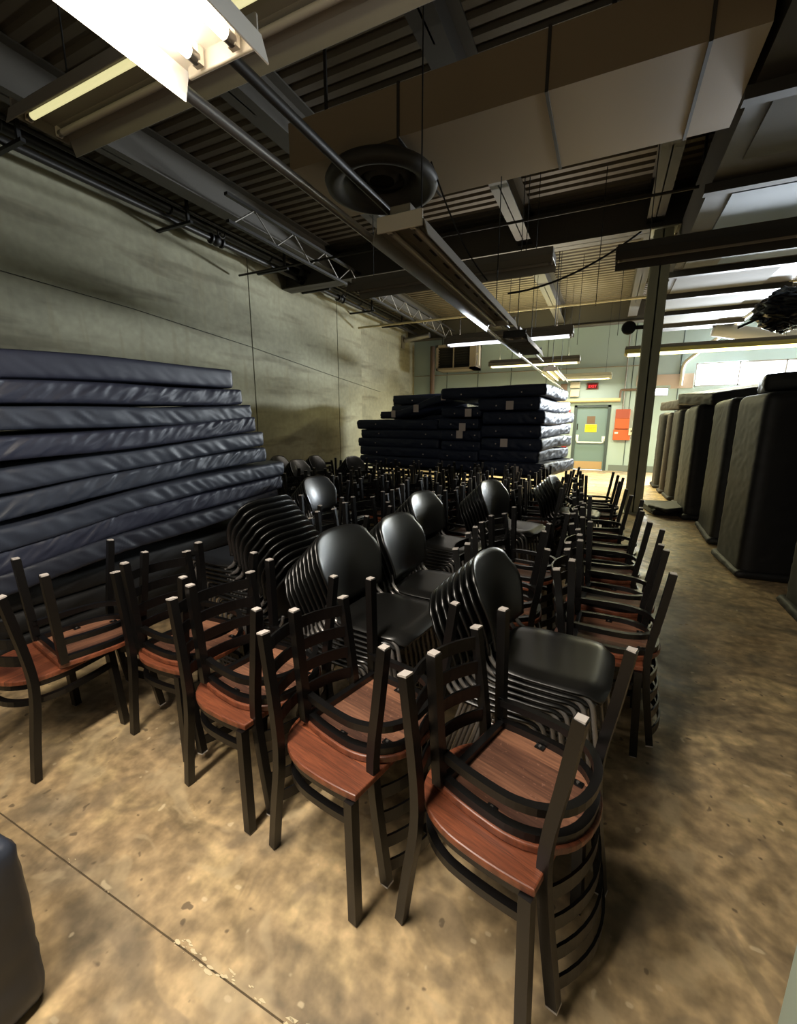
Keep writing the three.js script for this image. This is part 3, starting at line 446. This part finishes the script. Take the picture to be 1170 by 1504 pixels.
// ---------------------------------------------------------------- stacking shell chair, facing +x
function gridSolid(nu, nv, f, th) { // closed thin solid from a surface f(u,v) in [-1,1]^2
  const top = [], bot = [], e = 1e-3;
  for (let j = 0; j <= nv; j++) for (let i = 0; i <= nu; i++) {
    const u = -1 + 2 * i / nu, v = -1 + 2 * j / nv, p = f(u, v), a = f(Math.min(u + e, 1), v).sub(f(Math.max(u - e, -1), v)), b = f(u, Math.min(v + e, 1)).sub(f(u, Math.max(v - e, -1)));
    const n = a.cross(b).normalize(); top.push(p.clone().addScaledVector(n, th / 2)); bot.push(p.clone().addScaledVector(n, -th / 2));
  }
  const N = top.length, pos = [...top, ...bot].flatMap(p => [p.x, p.y, p.z]), idx = [], id = (i, j) => j * (nu + 1) + i;
  for (let j = 0; j < nv; j++) for (let i = 0; i < nu; i++) { const a = id(i, j), b = id(i + 1, j), c = id(i + 1, j + 1), d = id(i, j + 1); idx.push(a, b, c, a, c, d, N + a, N + c, N + b, N + a, N + d, N + c); }
  const per = []; for (let i = 0; i < nu; i++) per.push([id(i, 0), id(i + 1, 0)]); for (let j = 0; j < nv; j++) per.push([id(nu, j), id(nu, j + 1)]); for (let i = nu; i > 0; i--) per.push([id(i, nv), id(i - 1, nv)]); for (let j = nv; j > 0; j--) per.push([id(0, j), id(0, j - 1)]);
  for (const [a, b] of per) idx.push(a, N + a, b, b, N + a, N + b);
  const g = new THREE.BufferGeometry(); g.setAttribute('position', new THREE.Float32BufferAttribute(pos, 3)); g.setIndex(idx); g.computeVertexNormals(); return prep(g);
}
function makeShell() {
  const t = new THREE.Group();
  const seat = gridSolid(18, 18, (u, v) => { // u front-back, v side
    const k = 0.42, x = u * Math.sqrt(1 - k * v * v * v * v / 2) * 0.215, z = -v * Math.sqrt(1 - k * u * u * u * u / 2) * 0.222;
    return V(x + 0.01, 0.448 - 0.028 * sm(0.72, 1, u) - 0.014 * sm(0.7, 1, Math.abs(v)) - 0.006 * (1 - v * v) * (1 - u * u), z);
  }, 0.011);
  mesh('seat', seat, M.shell, t);
  const back = gridSolid(20, 16, (u, v) => { // u across, v up
    const s = (v + 1) / 2, w = lerp(0.205, 0.238, sm(0, 0.55, s)) * (1 - 0.13 * Math.pow(sm(0.6, 1, s), 2)), y = lerp(0.475, 0.83, s) - 0.045 * Math.pow(Math.abs(u), 4) * sm(0.4, 1, s) + 0.03 * u * u * (1 - s);
    return V(-0.232 - 0.02 * s - 0.085 * s * s + 0.05 * u * u, y, -u * w);
  }, 0.011);
  mesh('backrest', back, M.shell, t);
  for (const s of [-1, 1]) {
    const pts = fillet([[-0.218, 0.52, 0.19 * s], [-0.205, 0.46, 0.194 * s], [-0.16, 0.424, 0.2 * s], [0.17, 0.424, 0.203 * s], [0.235, 0.012, 0.212 * s], [-0.25, 0.012, 0.212 * s], [-0.13, 0.418, 0.2 * s]], 0.05, 4);
    mesh('frame_tube', tube(pts, 0.0095, 7), M.tube, t);
  }
  mesh('cross_tube', tube([[0.02, 0.424, -0.2], [0.02, 0.424, 0.2]], 0.008, 6), M.tube, t);
  return t;
}
const shell = makeShell();
const PX = 0.026, PY = 0.026;
const SO = ['first', 'second', 'third', 'fourth', 'fifth', 'sixth', 'seventh', 'eighth', 'ninth', 'tenth', 'eleventh'];
function shellStack(x, z, turn, n, label, group, px = PX, py = PY) {
  for (let k = 0; k < n; k++) {
    const o = shell.clone(); o.name = numbered('shell_chair'); const a = turn * D + (k && k < n ? rr(-0.01, 0.01) : 0);
    o.position.set(x + Math.cos(a) * px * k, py * k, z - Math.sin(a) * px * k); o.rotation.y = a; scene.add(o); tag(o, (k === n - 1 ? 'topmost ' : `${SO[k]} from floor, `) + label, 'chair', group);
  }
}
shellStack(-0.295, -1.75, -5, 8, 'black shell chair in the nested stack behind the aisle end pair', 'first shell stack');
shellStack(-1.09, -1.78, -6, 9, 'black shell chair in the tall stack behind the second front pair', 'second shell stack');
shellStack(-1.0, -2.3, -4, 8, 'black shell chair in the stack close behind the tall one', 'third shell stack');
shellStack(-1.2, -3.2, -8, 8, 'black shell chair in the stack beside the upturned field chairs', 'fourth shell stack');
shellStack(-1.72, -1.92, 176, 12, 'black shell chair in the stack leaning toward the navy mattresses', 'fifth shell stack', 0.031, 0.028);
shellStack(-0.85, -3.95, -15, 9, 'black shell chair in the stack before the black mattress pile', 'sixth shell stack');
shellStack(-2.62, -3.7, -4, 8, 'dim black shell chair in the stack past the navy mattresses', 'seventh shell stack');
shellStack(-0.35, -5.1, -5, 7, 'black shell chair in the small stack near the column', 'eighth shell stack');
for (const [x, z] of [[-5.0, -5.9], [-4.45, -6.2], [-4.2, -5.4], [-3.75, -6.3]]) shellStack(x, z, rr(-20, 10), 8, 'dim shell chair among the far stacks by the painted wall', 'far shell stacks');

// ---------------------------------------------------------------- mattresses: length x, height y, depth z, base at y = 0
function mattressGeo(L, H, W, o = {}) {
  const { nx = 70, ny = 8, nz = 24, r = 0.022, wr = 0.008, seed = 1, puff = 0.012, bend = () => 0, dirX = 1, freq = 1 } = o;
  let g = new THREE.BoxGeometry(L, H, W, nx, ny, nz); g.deleteAttribute('normal'); g.deleteAttribute('uv'); g = mergeVertices(g, 1e-5);
  const p = g.attributes.position, q = V(0, 0, 0), c = V(0, 0, 0);
  for (let i = 0; i < p.count; i++) {
    q.fromBufferAttribute(p, i); c.set(Math.max(-L / 2 + r, Math.min(L / 2 - r, q.x)), Math.max(-H / 2 + r, Math.min(H / 2 - r, q.y)), Math.max(-W / 2 + r, Math.min(W / 2 - r, q.z)));
    const n = q.clone().sub(c); if (n.lengthSq() > 0) n.normalize(); q.copy(c).addScaledVector(n, r);
    const side = 1 - Math.abs(n.y), a = q.x * 5.2 * freq * dirX + q.y * 12 + seed * 7.3, b = q.y * 6 - q.x * 1.4 + q.z * 4 + seed;
    const fold = 1 - Math.abs(noise.noise(a, b, q.z * 3 + seed)) * 2.2, fine = noise.noise(a * 3.1, b * 2.3, q.z * 7 + seed * 2), slow = noise.noise(q.x * 1.6 + seed * 3, q.z * 1.6, seed * 5.1);
    const d = wr * (side * (fold * 0.9 + fine * 0.55) + slow * 0.8) + puff * side * (1 - Math.pow(2 * q.y / H, 2)) - wr * 0.5;
    q.addScaledVector(n, d); q.y += H / 2 + bend(q.x, q.z); p.setXYZ(i, q.x, q.y, q.z);
  }
  g.computeVertexNormals(); return prep(g);
}
function mattress(name, label, cat, geo, mat, pos, turn, group, tags = [], tag_mat = M.tagWhite) {
  const t = thing(name, label, cat, pos, turn, group); mesh('cover', geo, mat, t);
  for (const [x, y, z, w, h, ry] of tags) mesh('care_tag', box(w, h, 0.004).rotateY(ry || 0).translate(x, y, z), tag_mat, t);
  return t;
}
{ // navy pile beside the painted wall: length along z
  const N = 9, mats = [M.navyC, M.navy, M.navyB, M.navyB, M.navyB, M.navy, M.navyB, M.navy, M.navy];
  const ends = [-3.42, -3.5, -3.52, -3.3, -3.28, -3.16, -3.14, -3.04, -2.95], ordinal = ['lowest', 'second', 'third', 'fourth', 'middle', 'sixth', 'seventh', 'eighth', 'topmost'];
  let y = 0.6;
  for (let i = 0; i < N; i++) {
    const H = i === 8 ? 0.165 : 0.146, L = 2.5, zc = ends[i] + L / 2;
    const geo = mattressGeo(L, H, 1.0, { nx: 150, ny: 12, nz: 26, wr: i === 8 ? 0.003 : 0.009, seed: i * 3.7 + 1, puff: 0.007, freq: 2.1, dirX: i % 2 ? 1 : -1, bend: x => 0.058 * (-x) * (i < 6 ? 1.15 : 0.8) - (i < 5 ? 0.03 * sm(0.3, 1.1, x) : 0) + 0.012 * Math.sin(x * 2.4 + i) });
    // local x runs toward the camera (+z) after the turn
    mattress('navy_mattress', `wrinkled navy vinyl mattress, ${ordinal[i]} of the pile beside the painted wall`, 'mattress', geo, mats[i], [-3.5 + rr(-0.02, 0.02) - (i > 6 ? 0.02 : 0), y + 0.08, zc], -Math.PI / 2, null);
    y += H - 0.004;
  }
  for (let k = 0; k < 4; k++) mattress('black_mat', `black vinyl mat, ${['bottom', 'second', 'third', 'upper'][k]} one of the base under the navy mattresses`, 'mat', mattressGeo(2.3, 0.152, 1.0, { seed: 31 + k, wr: 0.006 }), M.vinyl, [-3.6, k * 0.148, -2.2], -Math.PI / 2, null);
  mattress('navy_mattress', 'navy mattress corner standing on the open floor near the floor joint', 'mattress', mattressGeo(1.9, 0.53, 1.0, { nx: 80, ny: 16, nz: 40, r: 0.035, wr: 0.005, seed: 41, puff: 0.004 }), M.navyB, [-1.755, 0, 0.55], Math.PI / 2, null);
}
{ // dark mattress piles in the middle distance, on tables
  const a = -10 * D, c = Math.cos(a), s = Math.sin(a), OX = -0.95, OZ = -7.5;   // origin: front corner of the tall pile toward the aisle
  const put = (lx, lz) => [OX + lx * c + lz * s, OZ - lx * s + lz * c];
  const ord = ['lowest', 'second', 'third', 'fourth', 'fifth', 'sixth', 'seventh', 'topmost'];
  const pile = (lx, lz, L, W, H, n, y0, label, jit, tags, sd) => {
    let y = y0; for (let i = 0; i < n; i++) {
      const [jx, jz] = jit[i % jit.length], [x, z] = put(lx + jx, lz + jz);
      const t = mattress('dark_mattress', `${ord[i]} ${label}`, 'mattress', mattressGeo(L, H, W, { wr: 0.013, seed: sd + i * 2.3, puff: 0.02, nx: 50, ny: 10, nz: 50, freq: 1.4, bend: (q, v) => 0.018 * Math.sin(v * 2.5 + i) }), M.pileNavy, [x, y, z], a, null, tags[i] ? [[tags[i][0], tags[i][1], W / 2 + 0.036, 0.13, 0.14]] : []);
      for (const bx of [-0.28, 0.3]) mesh('button', new THREE.SphereGeometry(0.013, 8, 6).translate(bx * L + i * 0.02, H * 0.45, W / 2 + 0.024), M.tagWhite, t);
      y += H - 0.006;
    } return y;
  };
  const y1 = pile(-0.54, -0.95, 1.06, 1.9, 0.222, 6, 0.68, 'dark mattress of the tall pile facing the exit door', [[0.12, 0.1], [-0.03, 0], [0.02, 0.02], [-0.02, -0.02], [0.03, 0], [-0.05, 0.04]], { 0: [0.05, 0.1], 2: [-0.1, 0.12], 5: [0.05, 0.1] }, 60);
  pile(-0.9, -0.55, 1.9, 1.3, 0.2, 1, y1, 'wide dark mattress capping the tall pile facing the exit door', [[0, 0]], {}, 78);
  pile(-1.5, -0.9, 0.8, 1.8, 0.2, 6, 0.68, 'dark mattress of the narrow pile between the tall and the slumped ones', [[0.01, 0], [-0.02, 0.03], [0, -0.03]], { 3: [0, 0.1], 4: [0.1, 0.04], 5: [0.16, 0.1] }, 84);
  const y2 = pile(-2.95, -0.55, 2.0, 1.0, 0.2, 5, 0.68, 'dark mattress of the broad pile close to the painted wall', [[0, 0], [0.03, 0.02], [-0.04, 0], [0.02, -0.02], [-0.06, 0.01]], {}, 92);
  const T = (lx, lz, w, d, l) => { const [x, z] = put(lx, lz), t = thing('folding_table', l, 'table', [x, 0, z], a); mesh('table_top', box(w, 0.035, d, 0, 0.66, 0), M.frame, t); mesh('apron', box(w, 0.05, 0.02, 0, 0.58, d / 2 - 0.05), M.frame, t); mesh('rail', box(w, 0.03, 0.02, 0, 0.5, d / 2 - 0.02), M.frame, t); for (const [p, q] of [[-1, -1], [-1, 1], [1, -1], [1, 1]]) mesh('leg', box(0.04, 0.64, 0.04, p * (w / 2 - 0.06), 0.32, q * (d / 2 - 0.06)), M.frame, t); };
  T(-0.5, -0.95, 1.08, 1.9, 'black folding table under the tall mattress pile facing the exit door');
  T(-1.55, -0.9, 0.8, 1.8, 'black folding table under the narrow middle mattress pile');
  T(-2.95, -0.55, 1.95, 1.0, 'black folding table under the broad mattress pile close to the wall');
  T(-2.95, -1.75, 1.95, 0.95, 'black folding table under the rear mattress pile close to the wall');
  pile(-2.95, -1.75, 1.95, 1.0, 0.222, 7, 0.68, 'dark mattress of the rear pile beside the painted wall', [[0, 0], [0.04, 0], [-0.03, 0.01]], {}, 140);
  T(-1.75, -2.9, 1.95, 0.95, 'black folding table under the hindmost mattress pile'); pile(-1.75, -2.9, 1.95, 1.0, 0.222, 7, 0.68, 'dark mattress of the hindmost pile past the tall one', [[0, 0], [0.03, 0], [-0.03, 0.01]], {}, 170);
  T(-3.85, -3.0, 1.95, 0.95, 'black folding table under the hindmost mattress pile by the wall'); pile(-3.85, -3.0, 1.95, 1.0, 0.222, 7, 0.68, 'dark mattress of the hindmost pile by the painted wall', [[0, 0], [0.03, 0], [-0.03, 0.01]], {}, 190);
  const [bx, bz] = put(-2.55, -0.55);
  mattress('dark_mattress', 'dark mattress slumping from the broad pile up onto the narrow one', 'mattress', mattressGeo(1.7, 0.16, 0.95, { wr: 0.014, seed: 120, puff: 0.015, bend: x => 0.3 * sm(-0.6, 0.75, x) }), M.pileNavy, [bx, y2, bz], a, null, [[-0.5, 0.1, 0.503, 0.1, 0.14], [0.05, 0.2, 0.503, 0.12, 0.14], [0.66, 0.38, 0.503, 0.1, 0.09]]);
}
{ // upright mats along the aisle
  const up = (l, x0, z0, w, d, h, mat, seed, turn = 0, tags = [], lean = 0) => {
    const t = thing('upright_mat', l, 'mat', [x0 + w / 2, 0, z0 - d / 2], turn); t.rotation.order = 'YXZ'; t.rotation.x = lean;
    mesh('cover', mattressGeo(w, h, d, { nx: 30, ny: 50, nz: 30, r: 0.09, wr: 0.005, seed, puff: 0.0 }), mat, t);
    mesh('skirt', mattressGeo(w + 0.05, 0.1, d + 0.05, { nx: 30, ny: 4, nz: 30, r: 0.04, wr: 0.012, seed: seed + 3 }), mat, t);
    for (const [x, y, z, a, b, rz] of tags) mesh('care_tag', box(a, b, 0.005).rotateZ(rz || 0).translate(x, y, z), M.tagWhite, t);
    return t;
  };
  up('rounded dark vinyl mat standing at the near end of the upright row', 1.53, -3.7, 1.1, 0.95, 1.86, M.vinyl, 201, 0);
  up('big black vinyl mat with a pale tag standing in the upright row', 1.33, -5.3, 1.25, 0.85, 1.86, M.vinyl, 211, 0.05, [[-0.12, 1.35, 0.44, 0.12, 0.08, -0.5]]);
  up('wide grey-green vinyl mat standing in the upright row', 1.38, -6.65, 1.1, 1.15, 1.88, M.vinylGrey, 221, -0.04);
  up('narrow dark vinyl mat leaning in the upright row', 1.25, -8.25, 1.1, 0.6, 1.86, M.vinyl, 231, 0.08, [], -0.03);
  up('slim dark vinyl mat standing past the narrow leaning one', 1.32, -9.3, 1.1, 0.55, 1.84, M.vinyl, 241, 0.0);
  up('black vinyl mat with a pinkish edge in the upright row', 1.27, -10.3, 1.1, 0.6, 1.84, M.vinyl, 251, 0.05);
  up('pinkish edged thin mat leaning in the upright row', 1.22, -11.25, 1.0, 0.3, 1.8, M.vinylPink, 261, 0.05, [], 0.03);
  up('last dark vinyl mat at the far end of the upright row', 1.18, -12.1, 1.1, 0.7, 1.82, M.vinyl, 271, 0);
  up('dark vinyl mat in the second rank behind the upright row', 2.85, -4.9, 1.1, 0.9, 1.95, M.vinyl, 281, 0);
  up('grey vinyl mat in the second rank behind the upright row', 2.7, -8.2, 1.1, 0.9, 1.95, M.vinylGrey, 291, 0);
  const flat = (l, pos, rot, L, H, W, mat, sd) => { const t = mattress('flat_mat', l, 'mat', mattressGeo(L, H, W, { wr: 0.012, seed: sd, puff: 0.01, nx: 40 }), mat, pos, 0); t.rotation.set(...rot, 'YXZ'); };
  flat('dark mat lying tilted on top of the upright row', [2.0, 1.95, -8.9], [0.05, 0.3, 0.14], 1.5, 0.2, 1.1, M.vinyl, 301);
  flat('rumpled grey mat lying across the top of the upright row', [2.35, 1.93, -6.0], [0.02, -0.2, 0.06], 1.7, 0.18, 1.2, M.vinylGrey, 311);
  flat('brownish mat folded over the far end of the upright row', [1.8, 1.86, -11.3], [0, 0.1, 0.02], 1.2, 0.2, 1.6, M.vinylPink, 321);
  flat('grey mat lying flat on the aisle floor beside the column', [1.12, 0.0, -9.0], [0, 0.2, 0], 0.7, 0.12, 1.0, M.vinylGrey, 331);
  flat('small dark mat leaning on the floor mat beside the column', [1.18, 0.12, -8.6], [0, 0.5, 0.1], 0.6, 0.08, 0.5, M.vinyl, 341);
}
renderer.render(scene, camera);
